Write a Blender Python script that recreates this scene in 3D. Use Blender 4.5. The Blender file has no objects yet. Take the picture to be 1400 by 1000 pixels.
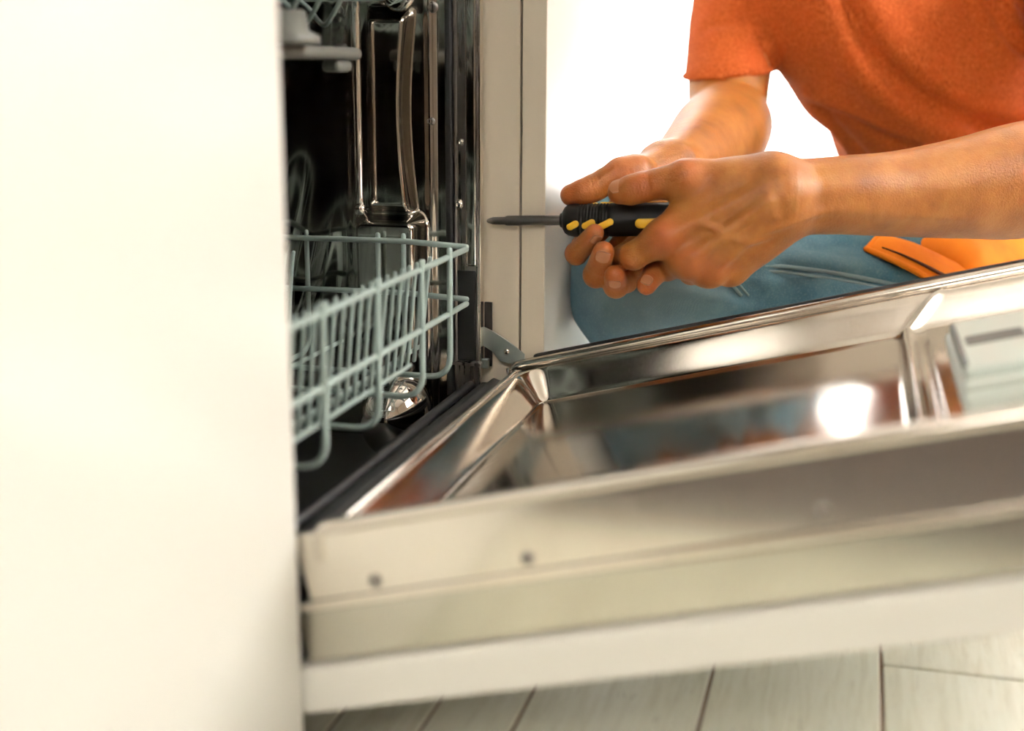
import bpy, bmesh, math, random, time
_t0 = time.time()
import numpy as np
from mathutils import Vector, Matrix

# ------------------------------------------------------------------ camera
scene = bpy.context.scene
col = scene.collection
FPX = 1770.0
YAW, PITCH, ROLL = math.radians(14.9), math.radians(12.9), math.radians(0.25)
CAM = np.array([-0.667, -0.306, 0.435])
FW = np.array([math.cos(PITCH)*math.cos(YAW), math.cos(PITCH)*math.sin(YAW), -math.sin(PITCH)])
_r = np.array([math.sin(YAW), -math.cos(YAW), 0.0]); _u = np.cross(_r, FW)
RT = math.cos(ROLL)*_r + math.sin(ROLL)*_u
UP = -math.sin(ROLL)*_r + math.cos(ROLL)*_u
cd = bpy.data.cameras.new('camera'); cam = bpy.data.objects.new('camera', cd); col.objects.link(cam)
cd.sensor_width = 36.0; cd.lens = FPX/1400*36.0
cd.clip_start = 0.02; cd.clip_end = 60
cam.matrix_world = Matrix(((RT[0], UP[0], -FW[0], CAM[0]), (RT[1], UP[1], -FW[1], CAM[1]),
                           (RT[2], UP[2], -FW[2], CAM[2]), (0, 0, 0, 1)))
cd.dof.use_dof = True; cd.dof.focus_distance = 1.17; cd.dof.aperture_fstop = 2.7
scene.camera = cam

# ------------------------------------------------------------------ light
world = bpy.data.worlds.new('world'); scene.world = world; world.use_nodes = True
bg = world.node_tree.nodes['Background']; bg.inputs[0].default_value = (1.0, 0.99, 0.95, 1); bg.inputs[1].default_value = 3.0
def area(name, loc, target, sx, sy, power, color):
    l = bpy.data.lights.new(name, 'AREA'); l.shape = 'RECTANGLE'; l.size = sx; l.size_y = sy; l.energy = power; l.color = color
    o = bpy.data.objects.new(name, l); col.objects.link(o); o.location = loc
    d = Vector(target)-Vector(loc); o.rotation_euler = d.to_track_quat('-Z', 'Y').to_euler()
    return o
area('daylight_garden_door', (2.62, -0.66, 1.15), (0, -0.66, 1.0), 2.2, 2.1, 60, (1, .985, .95))
area('daylight_room_window', (0.75, -3.15, 1.85), (0.6, 0, 0.9), 1.9, .95, 400, (1, .97, .92))
area('daylight_side_window', (-2.72, -0.5, 2.0), (0, -0.5, 1.7), 1.2, .75, 58, (1, .93, .85))
vs = scene.view_settings
vs.view_transform = 'Standard'; vs.look = 'None'; vs.gamma = 1.0; vs.use_curve_mapping = False; vs.exposure = 0.08

# ------------------------------------------------------------------ helpers
def at(px, py, d):
    """point seen at a picture position, d metres in front of the lens"""
    return CAM + (FW + RT*((px-700)/FPX) - UP*((py-500)/FPX))*d

def new_mat(name, color, rough=0.5, metal=0.0, spec=0.5, coat=0.0, sss=0.0):
    m = bpy.data.materials.new(name); m.use_nodes = True
    b = m.node_tree.nodes['Principled BSDF']
    b.inputs['Base Color'].default_value = (*color, 1); b.inputs['Roughness'].default_value = rough
    b.inputs['Metallic'].default_value = metal; b.inputs['Specular IOR Level'].default_value = spec
    b.inputs['Coat Weight'].default_value = coat
    if sss:
        b.inputs['Subsurface Weight'].default_value = sss
    return m
def nd(m, t, **kw):
    n = m.node_tree.nodes.new(t)
    for k, v in kw.items(): setattr(n, k, v)
    return n
def lk(m, a, b): m.node_tree.links.new(a, b)
def bsdf(m): return m.node_tree.nodes['Principled BSDF']
def coords(m, scale=(1, 1, 1), kind='Object', rot=(0, 0, 0)):
    tc = nd(m, 'ShaderNodeTexCoord'); mp = nd(m, 'ShaderNodeMapping')
    mp.inputs['Scale'].default_value = scale; mp.inputs['Rotation'].default_value = rot
    lk(m, tc.outputs[kind], mp.inputs['Vector']); return mp.outputs['Vector']
def noise(m, vec, scale, detail=4, rough=0.55, dist=0.0):
    n = nd(m, 'ShaderNodeTexNoise'); n.inputs['Scale'].default_value = scale; n.inputs['Detail'].default_value = detail
    n.inputs['Roughness'].default_value = rough; n.inputs['Distortion'].default_value = dist
    lk(m, vec, n.inputs['Vector']); return n.outputs['Fac']
def ramp(m, fac, stops):
    r = nd(m, 'ShaderNodeValToRGB'); el = r.color_ramp.elements
    while len(el) > 1: el.remove(el[-1])
    el[0].position = stops[0][0]; el[0].color = (*stops[0][1], 1)
    for p, c in stops[1:]:
        e = el.new(p); e.color = (*c, 1)
    lk(m, fac, r.inputs['Fac']); return r.outputs['Color']
def mixc(m, a, b, fac, mode='MIX'):
    n = nd(m, 'ShaderNodeMix', data_type='RGBA', blend_type=mode)
    for s, v in ((0, fac), (6, a), (7, b)):
        if isinstance(v, (int, float)): n.inputs[s].default_value = v
        elif isinstance(v, tuple): n.inputs[s].default_value = (*v, 1)
        else: lk(m, v, n.inputs[s])
    return n.outputs[2]
def bump(m, height, strength=0.3, dist=0.001, prev=None):
    b = nd(m, 'ShaderNodeBump'); b.inputs['Strength'].default_value = strength; b.inputs['Distance'].default_value = dist
    lk(m, height, b.inputs['Height'])
    if prev is not None: lk(m, prev, b.inputs['Normal'])
    lk(m, b.outputs['Normal'], bsdf(m).inputs['Normal']); return b.outputs['Normal']

M = {}
def mk_steel(name, color, rough, var=0.06, stretch=(2, 60, 60), ns=6):
    m = new_mat(name, color, rough, 1.0)
    f = noise(m, coords(m, stretch), ns, 5)
    r = nd(m, 'ShaderNodeMapRange'); r.inputs['To Min'].default_value = max(.02, rough-var); r.inputs['To Max'].default_value = rough+var
    lk(m, f, r.inputs['Value']); lk(m, r.outputs['Result'], bsdf(m).inputs['Roughness'])
    bump(m, f, 0.015, 0.0006)
    return m
M['door_steel'] = mk_steel('door_steel', (.66, .61, .55), .13, .03)
M['tub_steel'] = mk_steel('tub_steel', (.42, .39, .35), .09, .04, (8, 8, 2), 5)
M['frame_steel'] = mk_steel('frame_steel', (.30, .28, .26), .28, .06, (40, 40, 3))
M['dark_steel'] = mk_steel('dark_steel', (.16, .145, .13), .25, .05, (8, 8, 2), 5)
M['chrome'] = new_mat('chrome', (.80, .77, .73), .07, 1.0)
M['bright_steel'] = mk_steel('bright_steel', (.76, .71, .64), .15, .03)
M['grey_metal'] = mk_steel('grey_metal', (.56, .54, .47), .17, .03)
M['green_metal'] = mk_steel('zinc_plate', (.42, .47, .44), .42, .06)
M['black'] = new_mat('black_plastic', (.012, .012, .013), .45)
M['rubber'] = new_mat('rubber', (.018, .019, .020), .55)
M['dark_plastic'] = new_mat('dark_plastic', (.035, .037, .036), .4)
M['rack'] = new_mat('rack_coating', (.36, .45, .42), .38, 0, .5)
M['grey_plastic'] = new_mat('grey_plastic', (.56, .62, .57), .40)
M['grey_plastic2'] = new_mat('grey_plastic_dark', (.10, .115, .105), .45)
M['spray_plastic'] = new_mat('spray_plastic', (.13, .13, .112), .42)
M['red'] = new_mat('red_plastic', (.55, .03, .02), .4)
def mk_white(name, c, rough, coat=0.0):
    m = new_mat(name, c, rough, coat=coat); f = noise(m, coords(m, (1, 1, 1)), 3, 3)
    lk(m, mixc(m, tuple(x*.97 for x in c), c, f), bsdf(m).inputs['Base Color']); return m
M['lacquer'] = mk_white('white_lacquer', (.86, .845, .795), .28)
M['carcass'] = mk_white('cabinet_board', (.70, .62, .49), .5)
M['wall'] = mk_white('wall_paint', (.84, .83, .79), .85)
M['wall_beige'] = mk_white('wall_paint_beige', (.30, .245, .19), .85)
M['ceil'] = mk_white('ceiling_paint', (.62, .58, .52), .9)
M['wtop'] = mk_white('worktop_laminate', (.55, .50, .44), .4)
M['pvc'] = mk_white('window_frame_white', (.88, .88, .86), .35)
g = new_mat('glass', (1, 1, 1), .0); bsdf(g).inputs['Transmission Weight'].default_value = 1.0; bsdf(g).inputs['IOR'].default_value = 1.01; M['glass'] = g
# whitewashed floor boards
m = new_mat('floor_board', (.7, .68, .58), .42); M['plank'] = m
oi = nd(m, 'ShaderNodeObjectInfo'); tc = nd(m, 'ShaderNodeTexCoord'); off = nd(m, 'ShaderNodeVectorMath', operation='SCALE')
cmb = nd(m, 'ShaderNodeCombineXYZ'); lk(m, oi.outputs['Random'], cmb.inputs[0]); lk(m, oi.outputs['Random'], cmb.inputs[1]); lk(m, oi.outputs['Random'], cmb.inputs[2])
lk(m, cmb.outputs[0], off.inputs[0]); off.inputs['Scale'].default_value = 37.0
add = nd(m, 'ShaderNodeVectorMath', operation='ADD'); lk(m, tc.outputs['Object'], add.inputs[0]); lk(m, off.outputs[0], add.inputs[1])
def mp_(vec, s):
    q = nd(m, 'ShaderNodeMapping'); q.inputs['Scale'].default_value = s; lk(m, vec, q.inputs['Vector']); return q.outputs['Vector']
g1 = noise(m, mp_(add.outputs[0], (3.0, 40, 40)), 4, 6, .6, .6)
g2 = noise(m, mp_(add.outputs[0], (14, 120, 120)), 4, 5, .65, .4)
base = ramp(m, g1, [(.25, (.68, .66, .53)), (.5, (.80, .79, .67)), (.75, (.85, .85, .75))])
base = mixc(m, base, (.44, .40, .29), ramp(m, g2, [(.58, (0, 0, 0)), (.75, (.40, .40, .40))]))
cr = noise(m, mp_(add.outputs[0], (1.6, 15, 15)), 3, 3, .5, 1.2)
crk = ramp(m, cr, [(.488, (0, 0, 0)), (.497, (.9, .9, .9)), (.503, (.9, .9, .9)), (.512, (0, 0, 0))])
msk = ramp(m, noise(m, mp_(add.outputs[0], (6, 9, 9)), 3, 2), [(.60, (0, 0, 0)), (.68, (.8, .8, .8))])
crk2 = mixc(m, (0, 0, 0), crk, msk)
base = mixc(m, base, (.20, .16, .11), crk2)
lk(m, base, bsdf(m).inputs['Base Color']); bump(m, g2, .25, .0008)
M['joint'] = new_mat('joint_dark', (.20, .105, .055), .8)
M['reflection_dark_plank'] = new_mat('reflection_dark_board', (.030, .021, .015), .5)  # unseen boards behind the camera, added dark to darken the steel's reflections
# skin
m = new_mat('skin', (.60, .27, .12), .43, spec=.40); M['skin'] = m
v = coords(m); n1 = noise(m, v, 28, 5, .6); n2 = noise(m, v, 420, 3, .6)
vor = nd(m, 'ShaderNodeTexVoronoi'); vor.inputs['Scale'].default_value = 650; lk(m, v, vor.inputs['Vector'])
basec = ramp(m, n1, [(.3, (.225, .072, .011)), (.5, (.320, .112, .020)), (.72, (.40, .162, .037))])
at_ = nd(m, 'ShaderNodeAttribute'); at_.attribute_name = 'flush'
basec = mixc(m, basec, (.38, .086, .024), at_.outputs['Fac'])
lk(m, basec, bsdf(m).inputs['Base Color'])
bsdf(m).inputs['Subsurface Weight'].default_value = .12; bsdf(m).inputs['Subsurface Radius'].default_value = (.006, .002, .001)
bsdf(m).inputs['Subsurface Scale'].default_value = .6
b1 = bump(m, n2, .35, .0007); bump(m, vor.outputs['Distance'], .35, .0005, b1)
M['nail'] = new_mat('nail', (.45, .19, .088), .28, spec=.5)
M['hair'] = new_mat('hair', (.06, .035, .02), .5)
# heather orange t-shirt
m = new_mat('orange_jersey', (.7, .16, .03), .85, spec=.2); M['shirt'] = m
v = coords(m); a1 = noise(m, v, 900, 2, .7); a2 = noise(m, v, 30, 3); a3 = noise(m, coords(m, (1, 1, .28)), 620, 3, .7)
c1 = ramp(m, a3, [(.30, (.20, .028, .003)), (.5, (.36, .062, .007)), (.72, (.58, .155, .036))])
c1 = mixc(m, c1, (.40, .06, .009), ramp(m, a2, [(.4, (0, 0, 0)), (.8, (.5, .5, .5))]))
lk(m, c1, bsdf(m).inputs['Base Color']); bump(m, a1, .5, .0010)
# denim
m = new_mat('denim', (.1, .2, .28), .8, spec=.2); M['denim'] = m
v = coords(m); w1 = nd(m, 'ShaderNodeTexWave', wave_type='BANDS', bands_direction='DIAGONAL'); w1.inputs['Scale'].default_value = 330; w1.inputs['Distortion'].default_value = 2.0
w1.inputs['Detail'].default_value = 2; lk(m, v, w1.inputs['Vector'])
a1 = noise(m, v, 480, 3, .7); a2 = noise(m, v, 14, 4, .6)
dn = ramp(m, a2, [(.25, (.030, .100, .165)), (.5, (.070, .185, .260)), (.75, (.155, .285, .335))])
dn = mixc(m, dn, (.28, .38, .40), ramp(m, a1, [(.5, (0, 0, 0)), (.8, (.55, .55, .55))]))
wat = nd(m, 'ShaderNodeAttribute'); wat.attribute_name = 'pale_patch'
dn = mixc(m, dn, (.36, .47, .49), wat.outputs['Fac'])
lk(m, dn, bsdf(m).inputs['Base Color']); b1 = bump(m, w1.outputs['Fac'], .25, .0006); bump(m, a1, .3, .0006, b1)
M['denim_seam'] = new_mat('denim_seam', (.26, .37, .40), .85)
# orange work cotton
m = new_mat('orange_cotton', (.95, .28, .02), .75, spec=.25); M['cotton'] = m
v = coords(m); a1 = noise(m, v, 700, 2, .7); a2 = noise(m, v, 18, 3)
lk(m, ramp(m, a2, [(.3, (.80, .18, .008)), (.6, (.95, .27, .015)), (.8, (1.0, .33, .03))]), bsdf(m).inputs['Base Color']); bump(m, a1, .3, .0006)
M['gap_shade'] = new_mat('painted_gap_shade', (.10, .025, .008), .8)  # shade of the flap's gap, put in as brown colour
# screwdriver
M['grip'] = new_mat('grip_rubber', (.006, .006, .006), .5, spec=.22)
M['yellow'] = new_mat('grip_yellow', (.85, .50, .03), .4)
M['shaft'] = new_mat('shaft_steel', (.17, .165, .16), .32, 1.0)

def setp(o, label=None, cat=None, group=None, kind=None):
    if label: o['label'] = label
    if cat: o['category'] = cat
    if group: o['group'] = group
    if kind: o['kind'] = kind
    return o
def empty(name, loc=(0, 0, 0)):
    o = bpy.data.objects.new(name, None); col.objects.link(o); o.location = loc; return o
def link(name, me, mat, parent=None, smooth=False):
    o = bpy.data.objects.new(name, me); col.objects.link(o)
    if mat is not None and not me.materials: me.materials.append(M[mat] if isinstance(mat, str) else mat)
    if smooth:
        me.polygons.foreach_set('use_smooth', np.ones(len(me.polygons), bool))
    if parent is not None:
        o.parent = parent
        o.matrix_parent_inverse = Matrix.Translation(-parent.location) if parent.parent is None else Matrix()
    return o
# every thing keeps its geometry in room coordinates: empties sit at the base, inverse keeps children in place
def mesh_of(verts, faces):
    me = bpy.data.meshes.new('mesh'); me.from_pydata([tuple(map(float, p)) for p in verts], [], faces); me.update(); return me
def bm_mesh(bm):
    me = bpy.data.meshes.new('mesh'); bm.normal_update(); bm.to_mesh(me); bm.free(); return me
def box_bm(bm, x0, x1, y0, y1, z0, z1, bev=0.0, seg=2, xf=None):
    b2 = bmesh.new()
    vs_ = [b2.verts.new((x, y, z)) for x in (x0, x1) for y in (y0, y1) for z in (z0, z1)]
    for f in ((0, 1, 3, 2), (4, 6, 7, 5), (0, 4, 5, 1), (2, 3, 7, 6), (0, 2, 6, 4), (1, 5, 7, 3)):
        b2.faces.new([vs_[i] for i in f])
    bmesh.ops.recalc_face_normals(b2, faces=b2.faces)
    if bev > 0: bmesh.ops.bevel(b2, geom=list(b2.edges), offset=bev, segments=seg, profile=.5, affect='EDGES')
    t = bpy.data.meshes.new('t'); b2.to_mesh(t); b2.free()
    if xf is not None:
        for q in t.vertices: q.co = xf(*q.co)
    bm.from_mesh(t); bpy.data.meshes.remove(t)
def box(name, x0, x1, y0, y1, z0, z1, mat, parent=None, bev=0.002, xf=None, seg=2):
    bm = bmesh.new(); box_bm(bm, x0, x1, y0, y1, z0, z1, bev, seg, xf)
    if xf is not None: bmesh.ops.recalc_face_normals(bm, faces=bm.faces)
    return link(name, bm_mesh(bm), mat, parent, smooth=False)
def smooth_path(pts, n=6, closed=False):
    P = [np.asarray(p, float) for p in pts]
    if len(P) < 3: return P
    out = []
    for i in range(len(P)-1):
        p0 = P[max(i-1, 0)]; p1 = P[i]; p2 = P[i+1]; p3 = P[min(i+2, len(P)-1)]
        for k in range(n):
            t = k/n
            out.append(.5*((2*p1)+(-p0+p2)*t+(2*p0-5*p1+4*p2-p3)*t*t+(-p0+3*p1-3*p2+p3)*t**3))
    out.append(P[-1]); return out
def fillet(pts, r, n=5):
    P = [np.asarray(p, float) for p in pts]; out = [P[0]]
    for i in range(1, len(P)-1):
        a = P[i-1]-P[i]; b = P[i+1]-P[i]; la = np.linalg.norm(a); lb = np.linalg.norm(b)
        rr = min(r, la*.49, lb*.49); s = P[i]+a/la*rr; e = P[i]+b/lb*rr
        for k in range(n+1):
            t = k/n; out.append((1-t)**2*s+2*t*(1-t)*P[i]+t*t*e)
    out.append(P[-1]); return out
def tube_data(path, r, seg=10, cap=True):
    P = [np.asarray(p, float) for p in path]; n = len(P)
    R = list(r) if hasattr(r, '__len__') else [r]*n
    T = [P[min(i+1, n-1)]-P[max(i-1, 0)] for i in range(n)]; T = [t/(np.linalg.norm(t)+1e-12) for t in T]
    ref = np.array([0, 0, 1.0]) if abs(T[0][2]) < .9 else np.array([1.0, 0, 0])
    N = np.cross(T[0], ref); N /= np.linalg.norm(N)
    V = []; F = []
    rings = []
    seq = []
    if cap:
        for k in (0, 1, 2):
            a = (math.pi/2)*(k/3); seq.append((P[0]-T[0]*R[0]*math.cos(a), max(R[0]*math.sin(a), R[0]*.02), T[0]))
    for i in range(n): seq.append((P[i], R[i], T[i]))
    if cap:
        for k in (2, 1, 0):
            a = (math.pi/2)*(k/3); seq.append((P[-1]+T[-1]*R[-1]*math.cos(a), max(R[-1]*math.sin(a), R[-1]*.02), T[-1]))
    for c, rr, t in seq:
        N = N-t*np.dot(N, t); N /= np.linalg.norm(N)+1e-12; B = np.cross(t, N)
        rings.append([len(V)+k for k in range(seg)])
        for k in range(seg):
            a = 2*math.pi*k/seg; V.append(c+(N*math.cos(a)+B*math.sin(a))*rr)
    for i in range(len(rings)-1):
        for k in range(seg):
            F.append((rings[i][k], rings[i][(k+1) % seg], rings[i+1][(k+1) % seg], rings[i+1][k]))
    F.append(tuple(reversed(rings[0]))); F.append(tuple(rings[-1]))
    return V, F
def tube(name, path, r, mat, parent=None, seg=10, cap=True):
    V, F = tube_data(path, r, seg, cap); return link(name, mesh_of(V, F), mat, parent, smooth=True)
def grid_mesh(P):
    nu, nv = P.shape[:2]; idx = np.arange(nu*nv).reshape(nu, nv)
    q = np.stack([idx[:-1, :-1], idx[1:, :-1], idx[1:, 1:], idx[:-1, 1:]], -1).reshape(-1, 4)
    return fast_mesh(P.reshape(-1, 3), q)
def fast_mesh(V, Q):
    me = bpy.data.meshes.new('mesh'); n = len(Q); k = Q.shape[1]
    me.vertices.add(len(V)); me.vertices.foreach_set('co', np.asarray(V, np.float32).ravel())
    me.loops.add(n*k); me.loops.foreach_set('vertex_index', Q.astype(np.int32).ravel())
    me.polygons.add(n); me.polygons.foreach_set('loop_start', np.arange(0, n*k, k, dtype=np.int32)); me.polygons.foreach_set('loop_total', np.full(n, k, np.int32))
    me.polygons.foreach_set('use_smooth', np.ones(n, bool))
    me.update(calc_edges=True); me.validate(); return me
def lathe(name, axis_o, axis_d, prof, mat, parent=None, seg=32, smooth=True, mod=None):
    o = np.asarray(axis_o, float); d = np.asarray(axis_d, float); d /= np.linalg.norm(d)
    a = np.cross(d, [0, 0, 1.0]); a = a if np.linalg.norm(a) > .1 else np.cross(d, [1.0, 0, 0]); a /= np.linalg.norm(a); b = np.cross(d, a)
    V = []; F = []
    for s, r in prof:
        for k in range(seg):
            t = 2*math.pi*k/seg; rr = r*(mod(s, t) if mod else 1); V.append(o+d*s+(a*math.cos(t)+b*math.sin(t))*rr)
    for i in range(len(prof)-1):
        for k in range(seg):
            F.append((i*seg+k, i*seg+(k+1) % seg, (i+1)*seg+(k+1) % seg, (i+1)*seg+k))
    F.append(tuple(range(seg-1, -1, -1))); F.append(tuple(range((len(prof)-1)*seg, len(prof)*seg)))
    return link(name, mesh_of(V, F), mat, parent, smooth)
def sstep(x, a, b):
    t = np.clip((x-a)/(b-a), 0, 1); return t*t*(3-2*t)

# ================================================================== setting
rnd = random.Random(5)
X0, X1, Y0, Y1, ZC = -2.5, 2.4, -2.95, 0.66, 2.5
fl = box('floor', X0, X1+.2, Y0, Y1, -.06, -.0018, 'joint', bev=0); setp(fl, 'whitewashed wooden board floor under the open dishwasher door', 'floor', kind='structure')
pl_cache = {}
def plank(x0, x1, y0, y1):
    L, Wd = round(x1-x0, 3), round(y1-y0, 3); mt = 'reflection_dark_plank' if x1 < -.2 else 'plank'
    if (L, Wd, mt) not in pl_cache:
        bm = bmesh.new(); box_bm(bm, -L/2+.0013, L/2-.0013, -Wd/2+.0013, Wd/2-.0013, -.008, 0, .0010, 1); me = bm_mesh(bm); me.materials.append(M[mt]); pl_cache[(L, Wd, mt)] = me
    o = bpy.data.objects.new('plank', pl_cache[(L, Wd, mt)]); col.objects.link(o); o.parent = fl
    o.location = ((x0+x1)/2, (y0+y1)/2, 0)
rows = [(-.042, .018), (-.102, -.042), (-.223, -.102), (-.344, -.223), (-.465, -.344)]
y = -.465
while y > Y0+.05: rows.append((max(y-.121, Y0), y)); y -= .121
y = .018
while y < Y1-.05: rows.append((y, min(y+.121, Y1))); y += .121
for k, (a, b) in enumerate(rows):
    js = [1.1] if k in (0, 2) else ([.95] if k in (1, 3) else ([.273, 1.55] if k == 4 else sorted({.0+((k*.43) % .9)-.1, 1.35+((k*.31) % .7)})))
    js = [-1.7+((k*.37) % .7), -.53]+js
    xs = [X0]+js+[X1+.2]
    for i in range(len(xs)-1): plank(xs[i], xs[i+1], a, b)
s = setp(box('ceiling', X0, X1, Y0, Y1, ZC, ZC+.1, 'ceil', bev=0), 'plain white painted ceiling above the kitchen', 'ceiling', kind='structure')
s = setp(box('wall_back', X0, X1+.1, Y1, Y1+.1, 0, ZC, 'wall', bev=0), 'white wall behind the kitchen cabinets', 'wall', kind='structure')
def wall_with_hole(name, axis, c0, c1, a0, a1, h, label):
    bm = bmesh.new()
    def bb(p0, p1, z0, z1):
        if axis == 0: box_bm(bm, c0, c1, p0, p1, z0, z1)
        else: box_bm(bm, p0, p1, c0, c1, z0, z1)
    bb(a0, h[0], 0, ZC); bb(h[1], a1, 0, ZC); bb(h[0], h[1], h[3], ZC)
    if h[2] > 0: bb(h[0], h[1], 0, h[2])
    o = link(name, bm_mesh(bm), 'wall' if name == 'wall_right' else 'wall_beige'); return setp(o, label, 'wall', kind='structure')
wall_with_hole('wall_right', 0, X1, X1+.1, Y0, Y1, (-1.85, .52, .02, 2.2), 'white wall with the tall bright garden door behind the kneeling person')
wall_with_hole('wall_front', 1, Y0-.1, Y0, X0, X1, (-.25, 1.75, 1.35, 2.35), 'warm beige wall with the wide room window opposite the cabinets')
wall_with_hole('wall_left', 0, X0-.1, X0, Y0, Y1, (-1.15, .15, 1.6, 2.42), 'warm beige wall with the side window at the near end')
def glazing(name, axis, c, a0, a1, z0, z1, mull, low, label, cat):
    bm = bmesh.new(); w = .07
    def bb(p0, p1, q0, q1, t=.03):
        if axis == 0: box_bm(bm, c-t, c+t, p0, p1, q0, q1, .004)
        else: box_bm(bm, p0, p1, c-t, c+t, q0, q1, .004)
    bb(a0, a0+w, z0, z1); bb(a1-w, a1, z0, z1); bb(a0+w, a1-w, z1-w, z1, .028); bb(a0+w, a1-w, z0, z0+w, .028)
    for q in mull: bb(q-w/2, q+w/2, z0+w, z1-w, .026)
    fr = setp(link(name, bm_mesh(bm), 'pvc'), label, cat, kind='structure')
    xs = [a0]+list(mull)+[a1]
    for i in range(len(xs)-1):
        p0, p1 = xs[i]+w/2, xs[i+1]-w/2; zz = z0+w
        if low:
            if axis == 0: box('lower_panel', c-.015, c+.015, p0, p1, z0+w-.01, low, 'pvc', fr)
            zz = low
        if axis == 0: box('pane', c-.004, c+.004, p0, p1, zz, z1-w+.01, 'glass', fr, bev=0)
        else: box('pane', p0, p1, c-.004, c+.004, zz, z1-w+.01, 'glass', fr, bev=0)
    return fr
glazing('door_1', 0, X1+.05, -1.85, .52, .02, 2.2, [-.66], 0, 'white framed garden door flooded with daylight behind the person', 'door')
glazing('window_1', 1, Y0-.05, -.25, 1.75, 1.35, 2.35, [.75], 0, 'wide white framed room window opposite the cabinets', 'window')
glazing('window_2', 0, X0-.05, -1.15, .15, 1.6, 2.42, [-.5], 0, 'white framed window in the wall at the near end', 'window')

# ---- neighbouring cabinets and worktop
cl = empty('base_cabinet', (-.3, .3, 0)); setp(cl, 'plain white kitchen cabinet front filling the left, close to the camera', 'cabinet')
box('door', -.60, -.0045, 0.0, .020, .012, .858, 'lacquer', cl, .0025)
box('side_panel', -.020, -.005, .022, .58, .10, .86, 'carcass', cl, .001)
box('side_panel', -.60, -.585, .022, .58, .10, .86, 'carcass', cl, .001)
box('bottom_panel', -.585, -.020, .022, .58, .10, .118, 'carcass', cl, .001)
box('back_panel', -.585, -.020, .566, .58, .118, .86, 'carcass', cl, .001)
box('plinth', -.60, -.005, .06, .075, 0.0, .10, 'lacquer', cl, .001)
cr_ = empty('base_cabinet', (.58, .3, 0)); setp(cr_, 'narrow white cabinet beside the dishwasher where the screwdriver points', 'cabinet')
box('side_panel', .456, .473, -.0135, .58, .10, .86, 'carcass', cr_, .0008)
box('side_panel', .695, .710, -.0135, .58, .10, .86, 'carcass', cr_, .0008)
box('bottom_panel', .473, .695, -.0135, .58, .10, .118, 'carcass', cr_, .0008)
box('back_panel', .473, .695, .566, .58, .118, .86, 'carcass', cr_, .0008)
box('door', .456, .710, -.0375, -.0155, .115, .858, 'lacquer', cr_, .0018)
box('edge_band', .4550, .4562, -.0372, -.0158, .116, .857, 'carcass', cr_, .0004)
box('plinth', .456, .710, .05, .065, 0, .10, 'lacquer', cr_, .001)
setp(box('worktop', -.62, .73, -.055, .62, .862, .90, 'wtop', None, .004), 'beige laminate kitchen worktop running over both cabinets and the dishwasher', 'worktop')

# ================================================================== dishwasher
dw = empty('dishwasher', (.225, .30, 0)); setp(dw, 'built-in slim dishwasher with stainless tub and its door folded down', 'dishwasher')
XR, TB = .437, .098
# right-hand tub wall with pressed relief
ys = np.concatenate([np.linspace(.048, .20, 210), np.linspace(.206, .55, 40)]); zs = np.concatenate([np.linspace(TB, .60, 300), np.linspace(.61, .83, 12)])
YY, ZZ = np.meshgrid(ys, zs, indexing='ij')
cen = .098+.004*np.sin((ZZ-.30)*17); hw = .0245-.0035*np.sin(np.clip((ZZ-.31)/.19, 0, 1)*math.pi)
ee = np.abs(YY-cen)/hw; prof = (1-sstep(ee, .62, 1.0))*(.93+.07*np.clip(1-ee**2, 0, 1))
top = 1-sstep(ZZ, .474+0*ZZ, .490); 
rel = .017*prof*sstep(ZZ, .300, .318)*top
pp = np.maximum(np.abs(YY-.099)-.020, 0); pil = sstep(-np.sqrt(pp**2+np.maximum(ZZ-.296, 0)**2), -.016, -.004)
rel = np.maximum(rel, .026*pil*sstep(ZZ, .12, .17))
rel += .003*np.exp(-((YY-.063)/.004)**2) + .003*np.exp(-((YY-.136)/.006)**2)*sstep(ZZ, .2, .3)
rel += .0016*np.sin(YY*120+ZZ*23)*sstep(YY, .13, .16)+.0012*np.sin(ZZ*41+YY*60)*sstep(YY, .12, .16)
P = np.stack([XR-rel, YY, ZZ], -1)
link('tub_wall', grid_mesh(P), 'tub_steel', dw)
bm = bmesh.new()
for a, b in (((.012, .05, TB), (.012, .55, .83)),): pass
def quad(bm, pts): bm.faces.new([bm.verts.new(p) for p in pts])
quad(bm, [(.013, .048, TB), (.013, .55, TB), (.013, .55, .83), (.013, .048, .83)])
quad(bm, [(.013, .55, TB), (XR, .55, TB), (XR, .55, .83), (.013, .55, .83)])
quad(bm, [(.013, .048, .83), (.013, .55, .83), (XR, .55, .83), (XR, .048, .83)])
link('tub_shell', bm_mesh(bm), 'dark_steel', dw)
# tub floor, sloping to the sump, with the pressed dome in the corner
xs = np.linspace(.013, XR, 150); ys2 = np.linspace(.0, .55, 170); XX, Y2 = np.meshgrid(xs, ys2, indexing='ij')
zz = TB-.016*np.exp(-(((XX-.21)/.12)**2+((Y2-.28)/.14)**2))+.012*np.exp(-((Y2-.03)/.014)**2)
link('tub_floor', grid_mesh(np.stack([XX, Y2, zz], -1)[:, ::-1]), 'dark_plastic', dw)
def dome():
    V = []; n, k = 28, 40
    for i in range(n+1):
        a = math.pi*.80*i/n
        for j in range(k):
            t = 2*math.pi*j/k; rr = math.sin(a)*(1+.05*math.sin(3*t+1)*math.sin(a)); V.append((.388+.046*rr*math.cos(t), .080+.030*rr*math.sin(t), .134+.040*math.cos(a)))
    F = [(i*k+j, (i+1)*k+j, (i+1)*k+(j+1) % k, i*k+(j+1) % k) for i in range(n) for j in range(k)]
    return mesh_of(V, F)
link('sump_dome', dome(), 'chrome', dw, smooth=True)
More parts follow.
